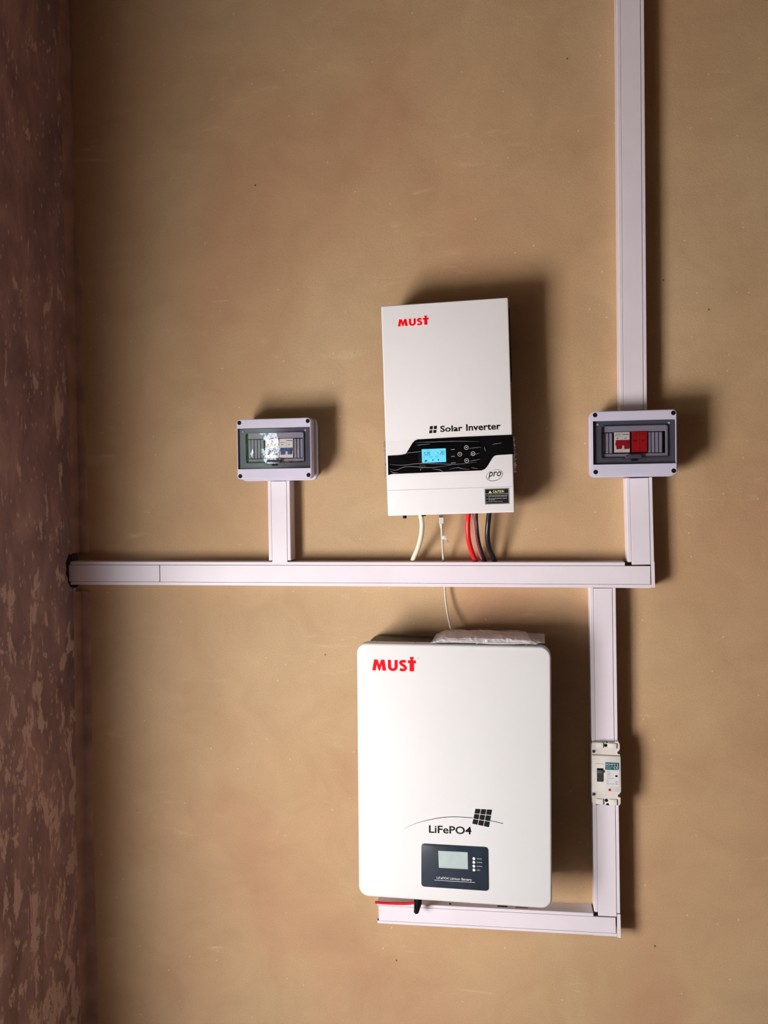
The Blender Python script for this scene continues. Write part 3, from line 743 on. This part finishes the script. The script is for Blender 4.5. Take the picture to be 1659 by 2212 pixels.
# ---------------------------------------------------------------- cables between inverter and trunking
def cable(name, pts, r_, m, label, cat='cable', sub=7):
    pts = smooth_path([P3(x, o, z) for (x, z), o in pts], sub)
    base = pts[-1].copy()
    bm = new_bm(); tube(bm, [p-base for p in pts], r_, 14)
    o = link(name, bm, m, None, True); o.location = base
    return tag(o, label, cat)
cable('power_cable', [((-0.2233, 1.6063), 0.075), ((-0.2194, 1.5812), 0.075), ((-0.2221, 1.5512), 0.07), ((-0.2326, 1.5167), 0.055), ((-0.2474, 1.4875), 0.035), ((-0.2537, 1.4733), 0.025)],
      0.0063, CREAMCABLE, 'thick cream cable curving down from the inverter into the trunking')
pk = cable('battery_cable', [((-0.0991, 1.6086), 0.078), ((-0.1018, 1.5803), 0.078), ((-0.1014, 1.5445), 0.07), ((-0.096, 1.5138), 0.055), ((-0.0888, 1.4896), 0.035), ((-0.0833, 1.4743), 0.025)],
      0.0062, REDCABLE, 'thick bright red cable between inverter and horizontal trunking')
cable('panel_cable', [((-0.0882, 1.6084), 0.072), ((-0.0868, 1.58), 0.072), ((-0.0824, 1.538), 0.062), ((-0.0762, 1.5071), 0.045), ((-0.0687, 1.483), 0.028), ((-0.0654, 1.4728), 0.022)],
      0.0029, PINKCABLE, 'thin pinkish-red cable hanging right beside the thick red one')
cable('panel_cable', [((-0.0797, 1.6082), 0.066), ((-0.0794, 1.5797), 0.066), ((-0.0755, 1.5376), 0.055), ((-0.0681, 1.5044), 0.040), ((-0.0604, 1.4815), 0.025), ((-0.0571, 1.4727), 0.020)],
      0.0036, BLACKCABLE, 'thin black cable running between the pink and the thick black cable')
cable('battery_cable', [((-0.0465, 1.6104), 0.078), ((-0.0503, 1.5799), 0.078), ((-0.0526, 1.5466), 0.07), ((-0.0486, 1.5149), 0.055), ((-0.0387, 1.4883), 0.035), ((-0.0342, 1.4743), 0.025)],
      0.0065, BLACKCABLE, 'thick glossy black cable, rightmost under the inverter')
nc = cable('network_cable', [((-0.1694, 1.576), 0.075), ((-0.1687, 1.5447), 0.066), ((-0.169, 1.5074), 0.045), ((-0.1692, 1.4744), 0.025)],
      0.0029, GREYCABLE, 'slim grey network cable with tag, plugged in under the inverter', 'cable')
bx0 = nc.location
bm = new_bm(); p = P3(*[v for v in ((-0.1695, 1.5832)[0], 0.075, (-0.1695, 1.5832)[1])])-bx0
def lb(bm, c, hx, hy, hz):
    vs_ = [bm.verts.new(c+Vector((sx*hx, sy*hy, sz*hz))) for sz in (-1, 1) for sx, sy in ((-1, -1), (1, -1), (1, 1), (-1, 1))]
    for f in ((0, 1, 2, 3), (4, 5, 6, 7), (0, 1, 5, 4), (1, 2, 6, 5), (2, 3, 7, 6), (3, 0, 4, 7)): bm.faces.new([vs_[i] for i in f])
lb(bm, p+Vector((0, 0, 0.004)), 0.0058, 0.004, 0.0078); link('plug', bm, GREYCABLE, nc)
bm = new_bm(); lb(bm, p+Vector((0, 0, 0.0150)), 0.0050, 0.0035, 0.0034); link('plug_tip', bm, CHROME, nc)
bm = new_bm(); tube(bm, [p+Vector((0, 0, -0.004)), p+Vector((0.0003, 0, -0.015))], [0.0050, 0.0038], 12); link('strain_relief', bm, GREYCABLE, nc, True)
bm = new_bm(); q0 = P3((-0.1676, 1.5423)[0], 0.066, (-0.1676, 1.5423)[1])-bx0
rows = []
for dx, dz, hw, dy in ((-0.0035, 0.001, 0.0048, -0.0036), (0.004, 0.001, 0.0048, -0.0036), (0.0075, -0.001, 0.0040, -0.003), (0.0110, -0.0045, 0.0028, -0.002), (0.0145, -0.009, 0.0016, 0.001), (0.0150, -0.0125, 0.0010, 0.003)):
    rows.append([bm.verts.new(q0+Vector((dx, dy, dz+hw))), bm.verts.new(q0+Vector((dx, dy, dz-hw))), bm.verts.new(q0+Vector((dx, dy+0.0005, dz-hw))), bm.verts.new(q0+Vector((dx, dy+0.0005, dz+hw)))])
for A, B in zip(rows, rows[1:]):
    for k in range(4): bm.faces.new((A[k], A[(k+1) % 4], B[(k+1) % 4], B[k]))
bm.faces.new(rows[0]); bm.faces.new(rows[-1])
link('paper_tag', bm, BWHITE, nc)
cable('network_cable', [((-0.1678, 1.4178), 0.020), ((-0.1657, 1.3838), 0.022), ((-0.1601, 1.3422), 0.030), ((-0.1504, 1.3022), 0.045), ((-0.1478, 1.2934), 0.050)],
      0.0026, GREYCABLE, 'slim pale cable between the horizontal trunking and battery top')

# ---------------------------------------------------------------- battery
bat = empty('wall_battery', (-0.3824, 0, 0.6435), -0.0055)
tag(bat, 'large white wall battery with rounded corners, red lettering and navy display panel', 'battery')
W2, H2, D2 = 0.4785, 0.6410, 0.160
bm = new_bm()
prism(bm, rrect(0, 0, W2, H2, 0.026, 10), 0.128, D2, 0.006, 4)
link('front_cover', bm, BWHITE, bat, True)
bm = new_bm(); prism(bm, rrect(0.010, 0.010, W2-0.010, H2-0.006, 0.022, 8), 0.010, 0.1285, 0.003, 2)
link('rear_case', bm, DARKMETAL, bat, True)
bm = new_bm(); bxm(bm, 0.06, W2-0.06, 0.0, 0.011, 0.30, 0.60); link('wall_bracket', bm, DARKMETAL, bat)
for sx in (0.045, 0.145, 0.30, 0.42):
    bm = new_bm(); tube(bm, [Vector((sx, -0.140, H2-0.001)), Vector((sx, -0.140, H2+0.0016))], 0.0032, 12)
    link('screw', bm, CHROME, bat, True)
G = D2
a, b = (0.0393, 0.5734), (0.1493, 0.5769)
must(bat, G, a[0], a[1], b[0]-a[0], (0.0395, 0.6009)[1]-a[1])
tl, tr_, br, bl = (0.1595, 0.1442), (0.3246, 0.1445), (0.3257, 0.0355), (0.1587, 0.036)
pan = [tl, tr_, br, bl]
def rpoly(c, r_, n=5):
    out = []
    for i in range(4):
        p0, p1, p2 = Vector(c[i-1]), Vector(c[i]), Vector(c[(i+1) % 4])
        a_, b_ = p1+(p0-p1).normalized()*r_, p1+(p2-p1).normalized()*r_
        for k in range(n+1):
            t_ = k/n; out.append(tuple(a_*(1-t_)**2+p1*2*t_*(1-t_)+b_*t_*t_))
    return out
fas = plate('display_panel', rpoly(pan, 0.009), G-0.001, G+0.0012, NAVY, bat, 0.0005, 2)
scr = plate('screen', [(0.2017, 0.1286), (0.2743, 0.1291), (0.2749, 0.0868), (0.2029, 0.0862)], G+0.001, G+0.0018, LCDOFF, bat)
plate('screen_strip', [(0.2029, 0.0887), (0.275, 0.0893), (0.2749, 0.0868), (0.2029, 0.0862)], G+0.0017, G+0.0021, SEAM, scr)  # grey strip along the lower edge of the screen
for wd_, c_, wl in (('MENU', (0.2899, 0.1144), 0.0118), ('ENTER', (0.2898, 0.1053), 0.0132), ('DOWN', (0.2898, 0.0956), 0.0130), ('ESC', (0.29, 0.0862), 0.0080)):
    bt = plate('button', circle(c_[0], c_[1], 0.0037, 18), G+0.001, G+0.0030, BUTTONWHITE, bat, 0.0010, 3)
    text('button_caption', wd_, c_[0]+0.0070, c_[1]-0.0013, c_[0]+0.0070+wl, c_[1]+0.0013, G+0.0012, WHITEINK, bat, bold=0.01)
a, b = (0.1975, 0.0542), (0.2845, 0.0624)
bm = new_bm(); text_bm(bm, 'LiFePO4 Lithium Battery', a[0], 0, b[0], 0.0078, G+0.0012, bold=0.018)
sl_ = ((0.2907, 0.055)[1]-(0.1912, 0.0544)[1])/((0.2907, 0.055)[0]-(0.1912, 0.0544)[0])
for v in bm.verts: v.co.z += (0.1975, 0.056)[1]+(v.co.x-a[0])*sl_
link('panel_lettering', bm, WHITEINK, fas)
bm = new_bm(); stroke([(0.1912, 0.0544), (0.2914, 0.0548)], 0.0009, G+0.0012, G+0.0015, bm); link('underline', bm, WHITEINK, fas)
# arc, nine-cell mark and name
arc = smooth_path([P3(x, 0, z) for x, z in ((0.1156, 0.1777), (0.1447, 0.1927), (0.1772, 0.2035), (0.2135, 0.2118), (0.2461, 0.2149), (0.2871, 0.2149))], 6)
arc = [(p.x, p.z) for p in arc]
bm = new_bm(); stroke(arc, [0.0003+0.0012*min(1, i/16) for i in range(len(arc))], G, G+0.0003, bm)
stroke([(0.33, 0.2101), (0.3458, 0.2075), (0.3615, 0.2044)], 0.0014, G, G+0.0003, bm)
link('printed_arc', bm, INK, bat)
c00, c10, c01, c11 = Vector((0.294, 0.2376)), Vector((0.3347, 0.2374)), Vector((0.2861, 0.2003)), Vector((0.3268, 0.1936))
def bil(u, v): return tuple((c00*(1-u)+c10*u)*(1-v)+(c01*(1-u)+c11*u)*v)
for i in range(3):
    for j in range(3):
        u0, u1, v0, v1 = i*0.345, i*0.345+0.31, j*0.345, j*0.345+0.31
        plate('logo_cell', rpoly([bil(u0, v0), bil(u1, v0), bil(u1, v1), bil(u0, v1)], 0.0012, 3), G-0.0002, G+0.0003, INK, bat)
a, b = (0.1788, 0.1708), (0.2835, 0.1732)
bm = new_bm(); text_bm(bm, 'LiFePO4', a[0], 0, b[0], (0.1789, 0.1905)[1]-(0.1788, 0.1713)[1], G, bold=0.016)
sl_ = ((0.2835, 0.1732)[1]-(0.1788, 0.1719)[1])/(b[0]-a[0])
for v in bm.verts: v.co.z += (0.1788, 0.1716)[1]+(v.co.x-a[0])*sl_
link('lettering', bm, INK, bat)
# under the battery: red lead and black plug
a, b = (-0.3508, 0.5841), (-0.2598, 0.5849)
cable('battery_lead', [((a[0]-0.003, a[1]+0.0085), 0.085), ((a[0]+0.03, a[1]+0.0065), 0.082), ((b[0], b[1]+0.0075), 0.078), ((b[0]+0.02, b[1]+0.020), 0.075)], 0.0034, REDCABLE, 'red lead peeping out along the battery underside at lower left')
pl = empty('battery_plug', P3((-0.2427, 0.6082)[0], 0.080, (-0.2427, 0.6082)[1]))
tag(pl, 'black plug hanging from battery underside in front of the lowest trunking', 'plug')
bm = new_bm(); tube(bm, [Vector((0.001, 0, 0.010)), Vector((0.001, 0, -0.014)), Vector((-0.002, 0, -0.028)), Vector((-0.004, 0, -0.037)), Vector((-0.0045, 0, -0.040))], [0.0105, 0.0095, 0.0075, 0.0065, 0.004], 16); link('body', bm, BLACK, pl, True)
bm = new_bm(); tube(bm, [Vector((-0.006, -0.007, -0.004)), Vector((-0.006, -0.008, -0.026))], 0.0030, 10); link('release_clip', bm, BLACKCABLE, pl, True)

# ---------------------------------------------------------------- clear bag of papers on the battery
def bag():
    r = empty('document_bag', (-0.055, -0.095, 1.2836))
    tag(r, 'clear plastic bag of folded white papers lying on top of the battery', 'document bag')
    Wb, Db = 0.262, 0.125
    for i in range(4):
        bm = new_bm(); nx = 12; rows = []
        zz = 0.0035+0.0026*i; x0 = -0.122+0.002*i+random.uniform(-.003, .003); x1 = 0.100+random.uniform(-.004, .004)
        y0, y1 = -0.060+random.uniform(-.002, .002), 0.052
        for k in range(nx+1):
            t_ = k/nx; x = x0+(x1-x0)*t_; w_ = 0.0012*math.sin(t_*7+i*1.7)+0.0028*math.sin(t_*PI)*(i/3)
            rows.append([bm.verts.new((x, y, zz+w_+dz)) for y, dz in ((y0, 0), (y0, 0.0016), (y1, 0.0026), (y1, 0))])
        for A, B in zip(rows, rows[1:]):
            for k in range(4): bm.faces.new((A[k], A[(k+1) % 4], B[(k+1) % 4], B[k]))
        bm.faces.new(rows[0]); bm.faces.new(rows[-1])
        link('paper', bm, PAPER, r)
    bm = new_bm(); nx, n = 40, 20; rows = []
    for i in range(nx+1):
        t_ = i/nx; x = -0.136+t_*0.278
        env = min(1, t_/0.10, (1-t_)/0.20); env = max(0.10, env)**0.6
        row = []
        for k in range(n):
            a_ = 2*PI*k/n; c, s_ = math.cos(a_), math.sin(a_)
            y = -0.004+0.062*(abs(c)**0.5)*(1 if c > 0 else -1)+random.uniform(-.0012, .0012)
            z = (0.0095*env+0.0012)+(0.0095*env)*(abs(s_)**0.6)*(1 if s_ > 0 else -1)
            if s_ > 0: z += random.uniform(-.0011, .0014)+0.0012*math.sin(x*90+y*40)
            row.append(bm.verts.new((x+0.004*c*(1-env), y, max(z, 0.0006)+(0.004 if t_ > 0.93 else 0))))
        rows.append(row)
    for A, B in zip(rows, rows[1:]):
        for k in range(n): bm.faces.new((A[k], A[(k+1) % n], B[(k+1) % n], B[k]))
    bm.faces.new(rows[0]); bm.faces.new(rows[-1])
    link('plastic_sleeve', bm, BAG, r, False)
bag()

# ---------------------------------------------------------------- moulded-case switch breaker on the right
K = empty('switch_breaker', (0.2, 0, 0.8885)); KD = 0.066
tag(K, 'cream moulded switch breaker with black toggle and teal label, right of the battery', 'circuit breaker')
body = [(0.0047, 0.1347), (0.0607, 0.1354), (0.0618, 0.1384), (0.068, 0.1392), (0.0717, 0.1329), (0.0718, 0.1194), (0.0701, 0.1171), (0.07, 0.1089), (0.0723, 0.1055),
        (0.073, 0.0109), (0.0704, 0.0072), (0.0706, 0.0002), (0.0729, -0.0032), (0.0724, -0.0184), (0.0684, -0.0238), (0.0617, -0.0218), (0.0436, -0.0232), (0.0255, -0.0222), (0.0074, -0.0225),
        (0.0027, -0.0168), (0.0026, -0.0027), (0.0037, -0.0003), (0.0031, 0.0067), (0.002, 0.009), (0.0025, 0.103), (0.0034, 0.1066), (0.0021, 0.1159)]
ztop = max(p[1] for p in body)
bm = new_bm(); prism(bm, body, 0.0495, KD-0.004, 0.001, 1)
prism(bm, rect(0.003, min(p[1] for p in body)+0.004, 0.066, ztop-0.0115), 0.0, 0.0500); link('case', bm, BRKCREAM, K)
mid = [(0.0028, 0.103), (0.0722, 0.1025), (0.073, 0.0132), (0.0023, 0.0126)]
plate('raised_front', mid, KD-0.005, KD, BRKCREAM, K, 0.0008, 2)
plate('front_ledge', [(0.003, 0.1044), (0.0717, 0.104), (0.0721, 0.102), (0.003, 0.1023)], KD-0.0045, KD-0.0005, TAN, K)
for (cx, cz) in ((0.0063, 0.1128), (0.0681, 0.1116), (0.0059, 0.0041), (0.0684, 0.0025)):
    s_ = plate('screw', circle(cx, cz, 0.0042, 16), KD-0.0045, KD-0.0020, CHROME, K, 0.0008, 2)
    plate('screw_slot', rect(cx-0.003, cz-0.0006, cx+0.003, cz+0.0006), KD-0.0021, KD-0.0018, BLACK, s_)
for (cx, cz) in ((0.0367, 0.1288), (0.0373, -0.0106)):
    plate('mounting_hole', circle(cx, cz, 0.0041, 16), KD-0.0042, KD-0.0036, BLACK, K)
for q in (((0.0127, 0.1356), (0.0308, 0.1356), (0.0305, 0.1224), (0.0126, 0.1221)), ((0.0443, 0.1349), (0.0635, 0.1343), (0.0628, 0.1211), (0.0446, 0.1216)),
          ((0.0124, -0.007), (0.0297, -0.0074), (0.0294, -0.0217), (0.0123, -0.0211)), ((0.0443, -0.0071), (0.0629, -0.0071), (0.0632, -0.0223), (0.0442, -0.0224))):
    plate('terminal_cover', rpoly(list(q), 0.002), KD-0.0045, KD-0.0008, BRKCREAM, K, 0.0008, 2)
    plate('cover_gap', inset_poly(rpoly(list(q), 0.002), -0.0007), KD-0.0044, KD-0.0034, SEAM, K)
plate('notch', circle(*(0.0395, 0.1364), 0.0018, 12), KD-0.0045, KD-0.0030, BLACK, K)
plate('notch', [(0.0357, -0.0224), (0.038, -0.0182), (0.0414, -0.018), (0.0448, -0.0231)], KD-0.0045, KD-0.0030, BLACK, K)
plate('notch', [(0.0108, -0.0235), (0.0131, -0.0193), (0.0227, -0.0225)], KD-0.0045, KD-0.0034, BLACK, K)
a, b = (0.0142, 0.0715), (0.0298, 0.0376)
plate('toggle_slot', rect(a[0], b[1], b[0], a[1]), KD-0.001, KD+0.0004, BLACK, K)
tg = plate('toggle', rect(a[0]+0.0012, b[1]+0.0022, b[0]-0.0009, a[1]-0.0030), KD, KD+0.0022, mat('charcoal_toggle', (0.035, 0.042, 0.046, 1), 0.35), K, 0.0005, 1)
plate('toggle_ridge', rect(a[0]+0.0012, a[1]-0.0115, b[0]-0.0009, a[1]-0.0045), KD+0.0018, KD+0.0062, mat('grey_toggle_ridge', (0.085, 0.095, 0.10, 1), 0.35), K, 0.0018, 3)
bm = new_bm(); stroke([(0.0105, 0.083), (0.0326, 0.0823)], 0.0010, KD, KD+0.0003, bm); link('printed_line', bm, TAN, K)
lt, lb_ = (0.0347, 0.0874), (0.0683, 0.0267)
lab = plate('label_plate', rrect(lt[0], lb_[1], lb_[0], lt[1], 0.0015, 3), KD, KD+0.0004, BWHITE, K)
ww, hh = lb_[0]-lt[0], lt[1]-lb_[1]
hz = (0.0345, 0.0685)[1]
plate('label_header', [(lt[0], hz), (lb_[0]-0.0025, hz), (lb_[0]-0.0002, hz+0.0022), (lb_[0]-0.0002, lt[1]-0.0004), (lt[0], lt[1]-0.0002)], KD+0.0003, KD+0.0006, TEAL, lab)
T0 = KD+0.0006
text('brand_lettering', 'CHYT', lt[0]+ww*0.13, lt[1]-0.0075, lt[0]+ww*0.78, lt[1]-0.0030, T0, WHITEINK, lab, bold=0.03, th=0.0002)
bm = new_bm()
bxm(bm, lt[0]+ww*0.05, lt[0]+ww*0.08, T0, T0+0.0002, lt[1]-0.0082, lt[1]-0.0026)
bxm(bm, lt[0]+ww*0.86, lt[0]+ww*0.89, T0, T0+0.0002, lt[1]-0.0082, lt[1]-0.0026)
text_bm(bm, 'CYM1-125', lt[0]+ww*0.07, lt[1]-0.0127, lt[0]+ww*0.55, lt[1]-0.0100, T0, bold=0.01)
text_bm(bm, 'DC MCCB', lt[0]+ww*0.07, lt[1]-0.0160, lt[0]+ww*0.42, lt[1]-0.0143, T0)
for cx, e_ in ((lt[0]+ww*0.72, 0), (lt[0]+ww*0.90, 1)):     # the CE mark
    cz = lt[1]-0.0130
    stroke([(cx+0.0032*math.cos(t_), cz+0.0032*math.sin(t_)) for t_ in [math.radians(60+k*20) for k in range(13)]], 0.0009, T0, T0+0.0002, bm)
    if e_: bxm(bm, cx-0.0028, cx+0.0006, T0, T0+0.0002, cz-0.0004, cz+0.0004)
link('header_print', bm, WHITEINK, lab)
bm = new_bm()
for i, s_ in enumerate(('In 125A', 'Ue DC500V', 'Ui 1000V', 'Uimp 8kV', 'Icu DC500V 20kA', 'Cat. A', '50 Hz', 'IEC 60947-2 GB/T 14048.2')):
    z_ = hz-0.0046-0.00455*i
    text_bm(bm, s_, lt[0]+ww*0.07, z_, lt[0]+ww*(0.07+min(0.036*len(s_), 0.85)), z_+0.0019, KD+0.0004, bold=0.006)
link('label_print', bm, SEAM, lab)
q = (0.0618, 0.0531); plate('pictogram', rect(q[0]-0.0026, q[1]-0.0024, q[0]+0.0026, q[1]+0.0024), KD+0.0004, KD+0.0006, INK, lab)
q = (0.0617, 0.0389); bm = new_bm()
stroke([(q[0]-0.0030, q[1]-0.0024), (q[0]+0.0030, q[1]-0.0024), (q[0], q[1]+0.0028), (q[0]-0.0030, q[1]-0.0024)], 0.0006, KD+0.0004, KD+0.0006, bm)
link('warning_mark', bm, INK, lab)
plate('test_button', circle(*(0.0447, 0.0175), 0.0030, 16), KD-0.0005, KD+0.0012, mat('crimson_button', (0.55, 0.005, 0.05, 1), 0.35), K, 0.0004, 2)
